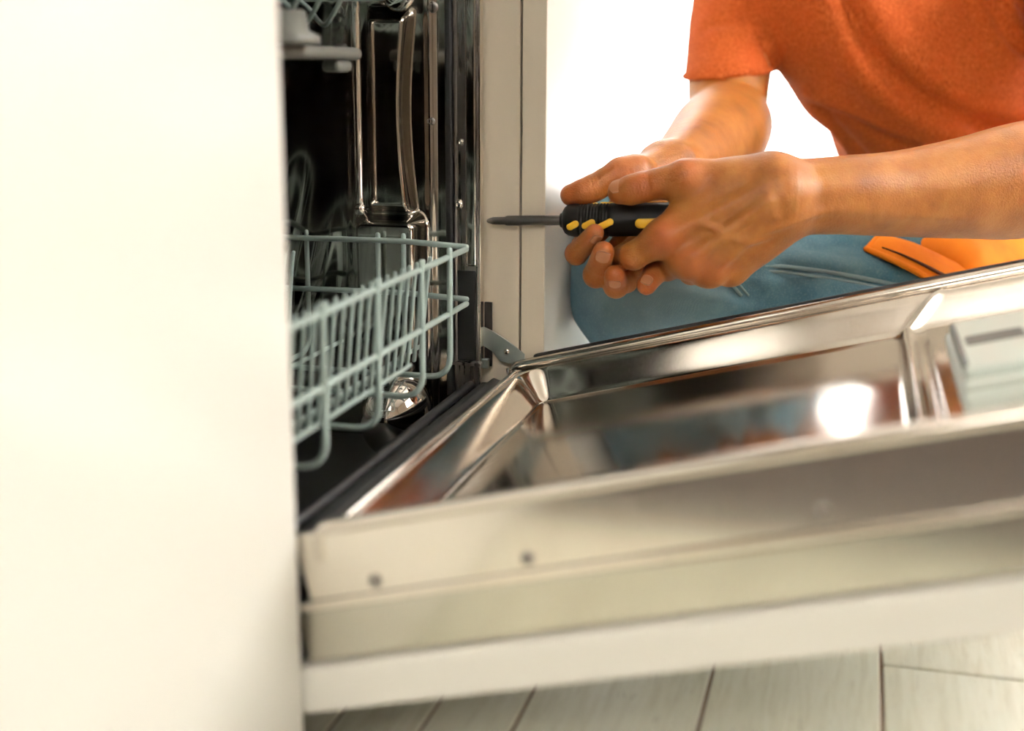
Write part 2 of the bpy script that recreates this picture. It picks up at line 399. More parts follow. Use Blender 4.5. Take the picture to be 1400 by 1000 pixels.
lathe('filter_cup', (.24, .20, TB-.012), (0, 0, 1), [(0, .055), (.012, .055), (.016, .050), (.016, .03), (.03, .028), (.034, .01)], 'dark_plastic', dw)
# front frame strip, seal and screws (right-hand side), plain strips left and top
box('tub_seal', .436, .4435, .043, .050, .14, .83, 'black', dw, .002)
bm = bmesh.new(); box_bm(bm, .4400, .4475, .0195, .043, .13, .845, .0012)
box_bm(bm, .4375, .441, .0395, .0425, .14, .83, .001); box_bm(bm, .438, .441, .0205, .0222, .262, .83, .0006)
link('front_frame', bm_mesh(bm), 'frame_steel', dw)
box('frame_edge', .4385, .4480, .0178, .0192, .16, .845, 'bright_steel', dw, .0004)
bm = bmesh.new(); box_bm(bm, .4385, .4405, .0215, .0315, .262, .56, .0019, 3)
link('latch_channel', bm_mesh(bm), 'tub_steel', dw, smooth=True)
box('frame_cover', .4380, .4408, .0225, .0395, .175, .258, 'black', dw, .001)
box('frame_ledge', .432, .4470, .016, .046, .1715, .1745, 'frame_steel', dw, .0008)
box('front_frame', .0005, .012, .0195, .05, .13, .845, 'frame_steel', dw, .0012)
box('front_frame', .0005, .4475, .0195, .05, .832, .850, 'frame_steel', dw, .0012)
box('base_pan', .003, .447, .022, .56, .045, .080, 'black', dw, .003)
box('outer_casing', .4478, .4495, .022, .57, .05, .85, 'black', dw, .0004)
box('kick_plate', .003, .447, .055, .068, 0.002, .095, 'lacquer', dw, .001)
for (yy, z, r) in ((.0360, .372, .0026), (.0385, .317, .0037), (.0365, .505, .003)):
    o = lathe('screw', (.4402, yy, z), (-1, 0, 0), [(-.001, r*1.35), (.0004, r*1.35), (.0006, r), (.0024, r*.92), (.003, r*.6), (.0022, r*.35)], 'bright_steel', dw, 20)
for (yy, z, r) in ((.062, .390, .003), (.060, .487, .0042)):
    lathe('screw', (XR-.001, yy, z), (-1, 0, 0), [(-.001, r*1.2), (.0012, r*1.2), (.0022, r*.8), (.0016, r*.4)], 'frame_steel', dw, 18)
tube('water_pipe', fillet([(.405, .119, .60), (.405, .119, .316), (.425, .121, .306)], .008), .0036, 'chrome', dw, 14)
lathe('pipe_clip', (.405, .119, .309), (0, 0, 1), [(0, .003), (.001, .005), (.006, .0052), (.009, .004)], 'chrome', dw, 16)
# hinge plate
def plate(name, poly, x0, x1, mat, parent):
    bm = bmesh.new(); A = [bm.verts.new((x0, a, b)) for a, b in poly]; B = [bm.verts.new((x1, a, b)) for a, b in poly]; n = len(poly)
    bm.faces.new(A); bm.faces.new(B[::-1])
    for i in range(n): bm.faces.new([A[i], B[i], B[(i+1) % n], A[(i+1) % n]])
    bmesh.ops.recalc_face_normals(bm, faces=bm.faces); bmesh.ops.bevel(bm, geom=[e for e in bm.edges if abs(e.verts[0].co.x-e.verts[1].co.x) < 1e-6], offset=.0003, segments=1, affect='EDGES')
    return link(name, bm_mesh(bm), mat, parent)
ap = [(.0205, .2058)]+[(.0205-.0415*t, .2058-.0238*t**1.35) for t in np.linspace(.12, 1, 9)]+[(-.021, .178), (-.008, .172), (.002, .174), (.010, .183), (.0205, .189)]
plate('hinge_arm', ap, .4478, .4493, 'green_metal', dw)
lathe('hinge_rivet', (.4480, -.0045, .1835), (-1, 0, 0), [(-.001, .0028), (.0006, .0028), (.0014, .0018), (.0016, .0006)], 'bright_steel', dw, 16)
box('hinge_slot', .4500, .4530, .0105, .0175, .168, .228, 'black', dw, .0005)
box('hinge_tab', .440, .4455, .011, .0175, .168, .177, 'green_metal', dw, .0008)

# ---- the door, folded down and standing a little above level
TAU = math.radians(14.3); DO = np.array([0, 0, .163]); DV = np.array([0, -math.cos(TAU), math.sin(TAU)]); DN = np.array([0, math.sin(TAU), math.cos(TAU)]); DU = np.array([1.0, 0, 0])
def T(u, v, w): return DO+DU*u+DV*v+DN*w
def Tg(U, V, W): return DO+U[..., None]*DU+V[..., None]*DV+W[..., None]*DN
def rrect(U, V, u0, u1, v0, v1, r):
    cx, cy = (u0+u1)/2, (v0+v1)/2; qx = np.abs(U-cx)-(u1-u0)/2+r; qy = np.abs(V-cy)-(v1-v0)/2+r
    return -(np.sqrt(np.maximum(qx, 0)**2+np.maximum(qy, 0)**2)+np.minimum(np.maximum(qx, qy), 0)-r)
def dense(a, b, pts, h_f, h_c):
    out = [a]; x = a
    while x < b:
        h = h_f if any(abs(x-p) < q for p, q in pts) else h_c
        x += h; out.append(min(x, b))
    return np.array(out)
us = dense(.0015, .4485, [(0, .055), (.45, .055)], .0011, .006)
vs2 = dense(.012, .695, [(.012, .06), (.355, .055), (.69, .06)], .0012, .006)
U, V = np.meshgrid(us, vs2, indexing='ij')
d1 = rrect(U, V, .004, .446, .016, .690, .030)
def ramp_soft(x, a, b, r):   # straight flank with rounded ends
    k = r*.35
    f = lambda q: k*np.logaddexp(0, q/k)
    return np.clip((f(x-a)-f(x-b))/(b-a), 0, 1)
W1 = -.030*ramp_soft(d1, .0045, .0178, .0022)
W1 += .0009*np.exp(-((d1-.0205)/.0014)**2)
W2 = (.0085*np.exp(-((V-.3565)/.0052)**2)+.004*sstep(V, .366, .372))*sstep(d1, .0165, .025)
_pa, _pb = np.array([.002, .392]), np.array([.021, .346]); _pd = _pb-_pa; _pl = np.hypot(*_pd); _pd /= _pl
_al = (d1-_pa[0])*_pd[0]+(V-_pa[1])*_pd[1]; _pe = (d1-_pa[0])*_pd[1]-(V-_pa[1])*_pd[0]
W = W1+W2+np.where(U > .3, .0017*np.exp(-(_pe/.0016)**2)*sstep(_al, -.002, .004)*(1-sstep(_al, _pl-.003, _pl+.002)), 0)
door = link('door', grid_mesh(Tg(U, V, W)), 'door_steel', dw)
door['label'] = 'folded-down stainless inner door liner with pressed basins'
# rims of the liner: rolled beads along both long sides and the hinge end
def bead(name, u, mat='door_steel'):
    path = fillet([T(u, .010, -.012), T(u, .012, .004), T(u, .69, .0045), T(u, .705, -.012)], .012, 6)
    return tube(name, path, .0052, mat, door, 14)
bead('rim_bead', .4475); bead('rim_bead', .0030)
tube('rim_gasket', [T(.4508, .035, .0082), T(.4508, .70, .0082)], .0032, 'black', door, 10)
tube('rim_bead', [T(.012, .016, .0005), T(.436, .016, .0005)], .0028, 'bright_steel', door, 10)
# lower seal strip under the tub mouth
ribs = []
vv = np.linspace(-.034, .013, 60); uu = np.linspace(.003, .447, 160); A_, B_ = np.meshgrid(uu, vv, indexing='ij')
hh = -.004-.010*((B_+.010)/.024)**2+.0012*np.sin(B_*520)+.0010*np.sin(A_*260)*sstep(B_, -.006, .004)
link('bottom_seal', grid_mesh(Tg(A_, B_, hh)), 'rubber', door)
tube('seal_lip', [T(.006, -.030, -.004), T(.444, -.030, -.004)], .0042, 'black', door, 10)
# side walls of the liner
def doorbox(name, u0, u1, v0, v1, w0, w1, mat, bev=.0015): return box(name, u0, u1, v0, v1, w0, w1, mat, door, bev, xf=lambda a, b, c: Vector(T(a, b, c)))
doorbox('side_skirt', -.0010, .0012, -.004, .700, -.038, .0035, 'bright_steel', .0006)
doorbox('side_skirt', .4488, .4510, .004, .700, -.038, .0035, 'bright_steel', .0006)
doorbox('side_flange', -.0025, .012, -.012, .704, -.0445, -.0385, 'bright_steel', .0015)
doorbox('side_flange', .438, .4530, .004, .704, -.0445, -.0385, 'bright_steel', .0015)
doorbox('door_core', .0030, .4470, -.020, .704, -.0785, -.0455, 'grey_metal', .002)
doorbox('front_panel', -.0030, .4530, -.029, .715, -.1085, -.0795, 'lacquer', .0025)
doorbox('top_cap', .002, .448, .696, .712, -.0785, .002, 'black', .003)
for v_ in (.040, .135, .30, .47, .62):
    a0 = T(-.0008, v_, -.031 if v_ < .2 else -.028)
    lathe('screw', a0, (-1, 0, 0), [(-.001, .0042), (.0006, .0042), (.0018, .0034), (.0024, .002), (.0016, .001)], 'frame_steel', door, 18)
# detergent dispenser
doorbox('dispenser_body', .135, .335, .382, .56, -.034, -.014, 'grey_plastic', .004)
doorbox('dispenser_lid', .160, .318, .386, .470, -.016, -.004, 'grey_plastic', .004)
doorbox('dispenser_recess', .226, .258, .392, .432, -.010, -.0032, 'grey_plastic2', .003)
doorbox('dispenser_lid', .150, .325, .476, .552, -.016, -.006, 'grey_plastic', .004)
doorbox('dispenser_rail', .139, .148, .384, .556, -.018, -.008, 'grey_plastic', .002)
o = lathe('rinse_cap', T(.245, .452, -.005), DN, [(0, .017), (.003, .0175), (.007, .016), (.0075, .010), (.010, .009), (.0105, .004)], 'grey_plastic', door, 28)
doorbox('latch_button', .185, .205, .442, .456, -.010, -.001, 'black', .002)
doorbox('cup_floor', .170, .310, .3865, .391, -.006, -.0030, 'grey_plastic2', .002)

# ================================================================== lower rack
WR = .0025
lr = empty('lower_dish_rack', (.225, .25, TB)); setp(lr, 'pale grey-green coated wire rack at the bottom of the dishwasher tub', 'dish rack')
for z in (.2825, .2345): tube('rail', [(.020, .020, z), (.402, .020, z)], WR, 'rack', lr)
tube('rail', [(.020, .023, .210), (.262, .023, .210)], .0017, 'rack', lr)
for z in (.2845, .2385):
    tube('rail', fillet([(.402, .014+.006, z), (.402, .08, z+.003), (.400, .48, z)], .01), WR, 'rack', lr)
    tube('rail', [(.024, .020, z), (.024, .48, z)], WR, 'rack', lr)
    tube('rail', [(.024, .48, z), (.400, .48, z)], WR, 'rack', lr)
for x, zb in ((.083, .180), (.181, .180), (.278, .180), (.350, .180)):
    tube('post', fillet([(x, .0185, .2885), (x, .0185, zb), (x+.004, .47, zb)], .020, 8), WR, 'rack', lr)
for yy in (.078, .102, .17, .25, .33, .41):
    tube('post', fillet([(.4035, yy, .292), (.4035, yy, .184), (.03, yy, .184), (.0205, yy, .29)], .02, 6), .0022, 'rack', lr)
for x in (.075, .160): tube('cross_wire', [(x*.0+.03, .06+x*.0+k_*.0, .196) for k_ in (0,)]+[(.395, .06, .196)], .0018, 'rack', lr) if x < .1 else None
tube('cross_wire', [(.03, .135, .196), (.395, .135, .196)], .0018, 'rack', lr)
tube('cross_wire', [(.03, .215, .196), (.395, .215, .196)], .0018, 'rack', lr)
tine_me = mesh_of(*tube_data(fillet([(0, .010, 0), (0, .008, -.012), (.004, 0, -.080), (.0045, -.001, -.086)], .006, 3), .0019, 8))
tine_me.materials.append(M['rack']); tine_me.polygons.foreach_set('use_smooth', np.ones(len(tine_me.polygons), bool))
for row, (yy, n) in enumerate(((.045, 17), (.170, 17), (.260, 17))):
    for i in range(n):
        o = bpy.data.objects.new('tine', tine_me); col.objects.link(o); o.parent = lr; o.matrix_parent_inverse = Matrix.Translation(-lr.location)
        o.location = (.0905+i*.0172, yy+.006, .2785)
        o.scale = (1, -1.0, 1)
for i in range(15):
    if i == 0: continue
    lathe('weld_bead', (.0905+i*.0172+.006, .0555, .1965), (0, 0, 1), [(-.003, .001), (-.0015, .0026), (.0012, .0026), (.003, .001)], 'rack', lr, 10)
# ---- upper rack with spray arm
ur = empty('upper_dish_rack', (.225, .25, .46)); setp(ur, 'dark shadowed wire rack with spray arm at the top of the tub', 'dish rack')
for z in (.500, .560):
    tube('rail', [(.025, .075, z), (.395, .075, z)], .0024, 'rack', ur); tube('rail', [(.398, .07, z), (.398, .48, z)], .0024, 'rack', ur); tube('rail', [(.025, .07, z), (.025, .48, z)], .0024, 'rack', ur); tube('rail', [(.025, .48, z), (.395, .48, z)], .0024, 'rack', ur)
for i in range(9):
    x = .04+i*.043; tube('post', fillet([(x, .075, .58), (x, .075, .492), (x, .47, .492)], .016, 6), .0021, 'rack', ur)
for i in range(8):
    yy = .095+i*.05; tube('cross_wire', fillet([(.398, yy, .57), (.398, yy, .498), (.026, yy, .498)], .02, 6), .0021, 'rack', ur)
for i in range(7):
    x = .10+i*.04; tube('cup_wire', smooth_path([(x, .10, .498), (x+.006, .115, .478), (x+.02, .13, .470), (x+.034, .15, .485), (x+.03, .17, .50)], 5), .0020, 'rack', ur)
bm = bmesh.new(); box_bm(bm, .04, .352, .092, .116, .4415, .4515, .0045, 3); link('spray_arm', bm_mesh(bm), 'spray_plastic', ur, smooth=True)
lathe('spray_hub', (.215, .103, .4515), (0, 0, 1), [(0, .030), (.006, .030), (.010, .022), (.024, .020)], 'spray_plastic', ur)
box('spray_bracket', .31, .340, .096, .112, .432, .442, 'spray_plastic', ur, .004)
for i in range(6): lathe('spray_nozzle', (.07+i*.052, .103, .451), (0, 0, 1), [(0, .006), (.003, .005), (.0035, .002)], 'dark_plastic', ur, 14)
lathe('rack_wheel', (.412, .082, .497), (-1, 0, 0), [(-.004, .012), (-.003, .0145), (.003, .0145), (.004, .012), (.0045, .005)], 'chrome', ur, 28)

# ================================================================== person: distance-field bodies
def smin(a, b, k):
    h = np.maximum(k-np.abs(a-b), 0)/k; return np.minimum(a, b)-h*h*k*.25
class Cone:
    def __init__(s, a, b, ra, rb, k=.01, sq=None):
        s.a = np.asarray(a, float); s.b = np.asarray(b, float); s.ra, s.rb, s.k = ra, rb, k
        s.ab = s.b-s.a; s.L2 = max(s.ab@s.ab, 1e-12); s.c = (s.a+s.b)/2; s.R = math.sqrt(s.L2)/2+max(ra, rb)
        s.sq = None
        if sq is not None:   # (direction, factor): flatten across a direction
            q = np.asarray(sq[0], float); s.sq = (q/np.linalg.norm(q), sq[1])
            s.R *= 1.0 if sq[1] >= 1 else 1.0
            if sq[1] < 1: s.R = s.R/sq[1]
    def d(s, P):
        v = P-s.a
        if s.sq is not None:
            q, f = s.sq; ab = s.ab; t = np.clip(v@ab/s.L2, 0, 1); w = v-t[:, None]*ab; c = w@q
            w = w+np.outer(c, q)*(1/f-1) if True else w
            return (np.sqrt((w*w).sum(1))-(s.ra+(s.rb-s.ra)*t))*min(1.0, f)
        t = np.clip(v@s.ab/s.L2, 0, 1); w = v-t[:, None]*s.ab
        return np.sqrt((w*w).sum(1))-(s.ra+(s.rb-s.ra)*t)
    def box(s):
        r = s.R-math.sqrt(s.L2)/2+.02
        return np.minimum(s.a, s.b)-r, np.maximum(s.a, s.b)+r
class Ell:
    def __init__(s, c, axes, rad, k=.01):
        s.c = np.asarray(c, float); A = np.asarray(axes, float); s.A = A/np.linalg.norm(A, axis=1)[:, None]; s.r = np.asarray(rad, float); s.k = k; s.R = max(rad)
    def d(s, P):
        q = (P-s.c)@s.A.T; k0 = np.sqrt(((q/s.r)**2).sum(1)); k1 = np.sqrt(((q/s.r**2)**2).sum(1))+1e-9
        return k0*(k0-1)/k1
    def box(s): return s.c-s.R-.02, s.c+s.R+.02
def chain(pts, rad, k=.01, sq=None): return [Cone(pts[i], pts[i+1], rad[i], rad[i+1], k, sq) for i in range(len(pts)-1)]
def sweep(pts, rad, n=4):
    Q = smooth_path([np.append(np.asarray(p, float), r) for p, r in zip(pts, rad)], n+3)
    return [Cone(Q[i][:3], Q[i+1][:3], Q[i][3], Q[i+1][3], .0012) for i in range(len(Q)-1)]
class Body:
    """smooth-joined base primitives; digits join the base but not each other; deform adds fine relief"""
    def __init__(s): s.base = []; s.digits = []; s.carve = []; s.deform = None
    def prims(s): return s.base+[p for d in s.digits for p in d[0]]
    def near(s, c, R):
        q = Body()
        def f(L):
            out = []
            for p in L:
                x, y, z = p.c[0]-c[0], p.c[1]-c[1], p.c[2]-c[2]; r = p.R+R+.02
                if x*x+y*y+z*z < r*r: out.append(p)
            return out
        q.base = f(s.base); q.digits = [(g_, d[1]) for d, g_ in ((d, f(d[0])) for d in s.digits) if g_]; q.carve = f(s.carve); q.deform = s.deform; return q
    def __call__(s, P):
        if not s.base and not s.digits: return np.full(len(P), 1.0)
        db = None
        for p in s.base:
            e = p.d(P); db = e if db is None else smin(db, e, p.k)
        if db is None: db = np.full(len(P), 1.0)
        out = db
        for prims, kf in s.digits:
            dd = None
            for p in prims:
                e = p.d(P); dd = e if dd is None else smin(dd, e, p.k)
            out = np.minimum(out, smin(db, dd, kf))
        for p in s.carve: out = np.maximum(out, -p.d(P))
        if s.deform is not None:
            m_ = np.abs(out) < .018
            if m_.any(): out = out.copy(); out[m_] += s.deform(P[m_])
        return out
def surface(body, h, B=20, clip=None):
    """surface nets over sparse blocks"""
    L = B*h; cells = set()
    for p in body.prims():
        lo, hi = p.box()
        a = np.floor(lo/L).astype(int); b = np.floor(hi/L).astype(int)
        for i in range(a[0], b[0]+1):
            for j in range(a[1], b[1]+1):
                for k in range(a[2], b[2]+1): cells.add((i, j, k))
    allk, allv, allq = [], [], []
    off = np.array([[0, 0, 0], [1, 0, 0], [0, 1, 0], [1, 1, 0], [0, 0, 1], [1, 0, 1], [0, 1, 1], [1, 1, 1]])
    cells = np.array(sorted(cells)); cen_ = (cells+.5)*L
    df = body.deform; body.deform = None; dc = body(cen_); body.deform = df
    m_ = np.abs(dc) < L*.87+.010; cells = cells[m_]; cen_ = cen_[m_]
    pr_ = body.prims(); PD = np.array([p.d(cen_) for p in pr_]); keepm = PD < PD.min(0)+2*L*.87+.02; ids = {id(p): i for i, p in enumerate(pr_)}
    CD = np.array([p.d(cen_) for p in body.carve]) if body.carve else None
    for bi, cb in enumerate(cells):
        km = keepm[:, bi]; nb = Body(); nb.deform = body.deform
        nb.base = [p for p in body.base if km[ids[id(p)]]]
        nb.digits = [(g_, k_) for g_, k_ in (([p for p in d[0] if km[ids[id(p)]]], d[1]) for d in body.digits) if g_]
        if CD is not None: nb.carve = [p for i, p in enumerate(body.carve) if CD[i, bi] < L*2+.02]
        i0 = np.array(cb)*B-1; n = B+2
        g = np.arange(n)
        G = np.stack(np.meshgrid(g, g, g, indexing='ij'), -1)
        D = nb((G.reshape(-1, 3)+i0)*h).reshape(n, n, n)
        S = D < 0
        if S.all() or not S.any(): continue
        m = n-1
        cnt = np.zeros((m, m, m)); acc = np.zeros((m, m, m, 3))
        Sc = [S[o[0]:o[0]+m, o[1]:o[1]+m, o[2]:o[2]+m] for o in off]; Dc = [D[o[0]:o[0]+m, o[1]:o[1]+m, o[2]:o[2]+m] for o in off]
        for e0, e1 in ((0, 1), (2, 3), (4, 5), (6, 7), (0, 2), (1, 3), (4, 6), (5, 7), (0, 4), (1, 5), (2, 6), (3, 7)):
            x = Sc[e0] != Sc[e1]
            if not x.any(): continue
            t = Dc[e0][x]/(Dc[e0][x]-Dc[e1][x]); cnt[x] += 1; acc[x] += off[e0]+(off[e1]-off[e0])*t[:, None]
        act = cnt > 0; ii = np.argwhere(act)
        gi = ii+i0; key = ((gi[:, 0]+4000)*10000+(gi[:, 1]+4000))*10000+(gi[:, 2]+4000)
        allk.append(key); allv.append((gi+acc[act]/cnt[act][:, None])*h)
        for ax in range(3):
            o = [0, 0, 0]; o[ax] = 1; b_, c_ = (ax+1) % 3, (ax+2) % 3
            sl = [slice(1, n-1)]*3; s0 = S[tuple(sl)]; sh = [slice(1, n-1)]*3; sh[ax] = slice(2, n); s1 = S[tuple(sh)]
            x = np.argwhere(s0 != s1)
            if len(x) == 0: continue
            flip = s0[x[:, 0], x[:, 1], x[:, 2]]; x = x+1+i0
            q = []
            for db_, dc_ in ((-1, -1), (0, -1), (0, 0), (-1, 0)):
                y_ = x.copy(); y_[:, b_] += db_; y_[:, c_] += dc_
                q.append(((y_[:, 0]+4000)*10000+(y_[:, 1]+4000))*10000+(y_[:, 2]+4000))
            q = np.stack(q, 1); q[~flip] = q[~flip][:, ::-1]; allq.append(q)
    K = np.concatenate(allk); Vv = np.concatenate(allv); Q = np.concatenate(allq)
    uk, ix = np.unique(K, return_index=True); Vv = Vv[ix]
    qi = np.searchsorted(uk, Q); qi = np.minimum(qi, len(uk)-1); ok = (uk[qi] == Q).all(1); return Vv, qi[ok]
def relax(V, Q, mask, n):
    E = np.concatenate([Q[:, [0, 1]], Q[:, [1, 2]], Q[:, [2, 3]], Q[:, [3, 0]]]); a = np.concatenate([E[:, 0], E[:, 1]]); b = np.concatenate([E[:, 1], E[:, 0]]); N = len(V)
    c = np.bincount(a, minlength=N)[:, None]+1e-9; V = V.copy()
    for _ in range(n):
        S = np.stack([np.bincount(a, weights=V[b, k], minlength=N) for k in range(3)], 1); V += (S/c-V)*mask[:, None]*.6
    return V
def largest(V, Q):
    lab = np.arange(len(V)); E = np.concatenate([Q[:, [0, 1]], Q[:, [1, 2]], Q[:, [2, 3]]])
    while True:
        old = lab.copy(); m_ = np.minimum(lab[E[:, 0]], lab[E[:, 1]])
        np.minimum.at(lab, E[:, 0], m_); np.minimum.at(lab, E[:, 1], m_); lab = lab[lab]; lab = lab[lab]
        if (lab == old).all(): break
    ids, cnt = np.unique(lab, return_counts=True); k = lab == ids[cnt.argmax()]
    nw = np.cumsum(k)-1; return V[k], nw[Q[k[Q[:, 0]]]]
def hit(body, px, py, d0=.9, d1=2.2, n=500):
    ds = np.linspace(d0, d1, n); P = np.array([at(px, py, d) for d in ds]); f = body(P); i = np.argmax(f < 0)
    if not (f < 0).any(): return None
    return at(px, py, ds[i])

AX = at(845, 302, 1.13)   # on the screwdriver's axis
TIP = np.array([.4475, .0185, .3025]); HB = np.array([.4505, -.0570, .3050]); HE = np.array([.4545, -.175, .3095])
def sd(px):                # lens distance of the screwdriver axis seen at a picture column
    t = (px-775)/(960-775); p = HB+(np.array([.450, -.177, .310])-HB)*t; return float((p-CAM)@FW)
def hp(px, py, dd): return at(px, py, sd(px)+dd)
view = -FW
arms = Body()
# ---- right arm (far one): upper arm, forearm, hand behind the handle
rs, re_, rw = at(1020, -170, 1.62), at(993, 150, 1.465), at(930, 228, 1.235)
arms.base += sweep([rs, at(1006, 30, 1.56), at(997, 105, 1.515), at(995, 150, 1.49)], [.054, .050, .0475, .044])
arms.base += sweep([at(996, 172, 1.475), at(981, 189, 1.385), at(960, 207, 1.31), rw, at(918, 236, 1.215)], [.0500, .0505, .0415, .0305, .028])
R_mcp = {'i': hp(866, 268, .040), 'm': hp(885, 290, .046), 'r': hp(905, 308, .045), 'p': hp(925, 322, .036)}
Rw2 = at(915, 238, 1.21)
for kx, r in (('i', .0145), ('m', .0145), ('r', .0135), ('p', .012)):
    arms.base += chain([Rw2, R_mcp[kx]], [.021, r], .016)
arms.base += [Cone(at(905, 232, 1.20), hp(862, 243, .022), .020, .0155, .018)]      # thumb root
arms.digits.append((chain([hp(868, 236, .022), hp(848, 238, .012), hp(812, 257, .004), hp(797, 264, .001), hp(781, 267, .0)], [.0155, .0140, .0118, .0118, .0098], .003), .012))
RF = {'i': [R_mcp['i'], hp(797, 336, .030), hp(788, 347, .006), hp(813, 319, -.0165)],
      'm': [R_mcp['m'], hp(822, 374, .028), hp(815, 376, .000), hp(825, 345, -.0200)],
      'r': [R_mcp['r'], hp(856, 384, .026), hp(842, 391, .002), hp(841, 377, -.0160)],
      'p': [R_mcp['p'], hp(906, 356, .022), hp(895, 374, .006), hp(884, 390, -.004)]}
RR = {'i': [.0125, .0100, .0098, .0082], 'm': [.0125, .0110, .0112, .0096], 'r': [.012, .0105, .0106, .0092], 'p': [.0115, .0100, .0098, .0088]}
for kx in 'imrp': arms.digits.append((chain(RF[kx], RR[kx], .0035), .010))
# ---- left arm (near one)
lw, le, ls = at(1085, 270, 1.105), at(1500, 225, 1.20), at(1475, -150, 1.50)
arms.base += sweep([ls, at(1500, 30, 1.36), le], [.052, .048, .045])
arms.base += sweep([le, at(1400, 246, 1.175), at(1320, 257, 1.155), at(1230, 265, 1.135), at(1150, 267, 1.115), lw, at(1050, 272, 1.10)], [.050, .0525, .0450, .0375, .0335, .0315, .028])
L_mcp = {'i': hp(906, 326, -.022), 'm': hp(940, 356, -.016), 'r': hp(968, 368, -.004), 'p': hp(1000, 368, .010)}
for kx, r0, r in (('i', .0245, .0150), ('m', .024, .0150), ('r', .023, .0145), ('p', .022, .0140)):
    o_ = {'i': (1062, 252, -.004), 'm': (1064, 268, -.010), 'r': (1066, 284, -.004), 'p': (1066, 296, .006)}[kx]
    arms.base += [Cone(hp(*o_), L_mcp[kx], r0, r, .014)]
arms.base += [Cone(hp(1045, 250, .0), hp(958, 246, -.012), .023, .0150, .016), Cone(hp(1000, 262, -.004), hp(935, 300, -.014), .020, .0125, .02)]
arms.base += [Ell(hp(1010, 300, .012), (RT, UP, FW), (.044, .034, .024), .02)]
LT = [hp(950, 245, -.012), hp(935, 244, -.018), hp(878, 256, -.018), hp(862, 260, -.017), hp(847, 263, -.015)]
arms.digits.append((chain(LT, [.0150, .0146, .0130, .0126, .0104], .003), .012))
LF = {'i': [L_mcp['i'], hp(866, 350, -.012), hp(852, 352, .010), hp(868, 336, .026)],
      'm': [L_mcp['m'], hp(912, 366, .012), hp(897, 352, .032), hp(905, 330, .040)],
      'r': [L_mcp['r'], hp(945, 372, .028), hp(925, 350, .046), hp(932, 326, .046)],
      'p': [L_mcp['p'], hp(978, 368, .036), hp(960, 346, .050), hp(962, 326, .046)]}
LRd = {'i': [.0140, .0120, .0110, .0095], 'm': [.0135, .0115, .0105, .009], 'r': [.0130, .0110, .010, .009], 'p': [.012, .010, .009, .008]}
for kx in 'imrp': arms.digits.append((chain(LF[kx], LRd[kx], .0035), .010))
# tendons, veins and knuckles on the back of the near hand
for a, b, r in (((1045, 258, -.0325), (918, 322, -.0355), .0034), ((1050, 276, -.0355), (948, 352, -.0315), .0036), ((1054, 294, -.030), (976, 366, -.0205), .0034),
                ((1250, 268, -.0), (1090, 262, -.0), .001)):
    if r > .002: arms.base.append(Cone(hp(*a), hp(*b), r, r*1.15, .009))
for q, r in (((907, 324, -.029), .0085), ((941, 358, -.0235), .008), ((970, 372, -.010), .0075), ((936, 240, -.024), .0085), ((880, 252, -.021), .0085)):
    arms.base.append(Cone(hp(*q), hp(q[0]+3, q[1]+2, q[2]), r, r, .012)) if q[0] > 900 else None
VEINS = [([(1040, 318), (1075, 305), (1110, 292), (1165, 286), (1240, 292), (1330, 298)], .0016), ([(955, 302), (985, 316), (1020, 330), (1052, 322)], .0015)]
vadd = []
for pts_, r_ in VEINS:
    q_ = [hit(arms, *q, .95, 1.25, 900) for q in pts_]; vp = smooth_path([q+FW*(r_+.0003) for q in q_ if q is not None], 4)
    vadd += [Cone(vp[i], vp[i+1], r_, r_, .0045) for i in range(len(vp)-1)]
arms.digits.append((vadd, .0045))
CRE = []   # (centre, axis, dorsal direction, spacings, depth, reach)
def crease(c, a, b, offs, depth, reach, side=None):
    depth *= 2.2
    ax = np.asarray(b, float)-np.asarray(a, float); ax /= np.linalg.norm(ax); CRE.append((np.asarray(c, float), ax, offs, depth, reach, side))
crease(LT[2]+view*.010, LT[1], LT[3], (-.0055, -.0028, 0, .003, .0058), .0007, .013)
crease(hp(812, 247, -.006), hp(855, 238, 0), hp(785, 262, 0), (-.004, -.001, .002), .0007, .011)
crease(hp(848, 226, -.004), hp(880, 228, 0), hp(820, 250, 0), (-.006, -.003, 0, .003), .0007, .013)
crease(RF['p'][1]+view*.008, RF['p'][0], RF['p'][2], (-.003, 0, .003), .0006, .010)
crease(RF['m'][2]+view*.008, RF['m'][2], RF['m'][3], (-.002, .001), .0005, .010)
crease(hp(1085, 262, -.03), at(1150, 267, 1.1), at(1040, 262, 1.1), (-.006, 0), .00015, .03)
def skin_relief(P):
    out = np.zeros(len(P))
    for c, ax, offs, dep, reach, side in CRE:
        v_ = P-c; r2 = (v_*v_).sum(1); m_ = r2 < (reach*1.6)**2
        if not m_.any(): continue
        s_ = v_[m_]@ax; f = np.exp(-r2[m_]/reach**2*1.2)
        out[m_] += dep*f*sum(np.exp(-((s_-o_)/.0011)**2) for o_ in offs)
    return out
arms.deform = skin_relief
aV, aQ = surface(arms, .0015, 14)
aV = relax(aV, aQ, np.clip((np.minimum(np.linalg.norm(aV-hp(880, 300, .01), axis=1)-.085, np.linalg.norm(aV-hp(970, 310, -.01), axis=1)-.075))/.04, .06, 1), 16)
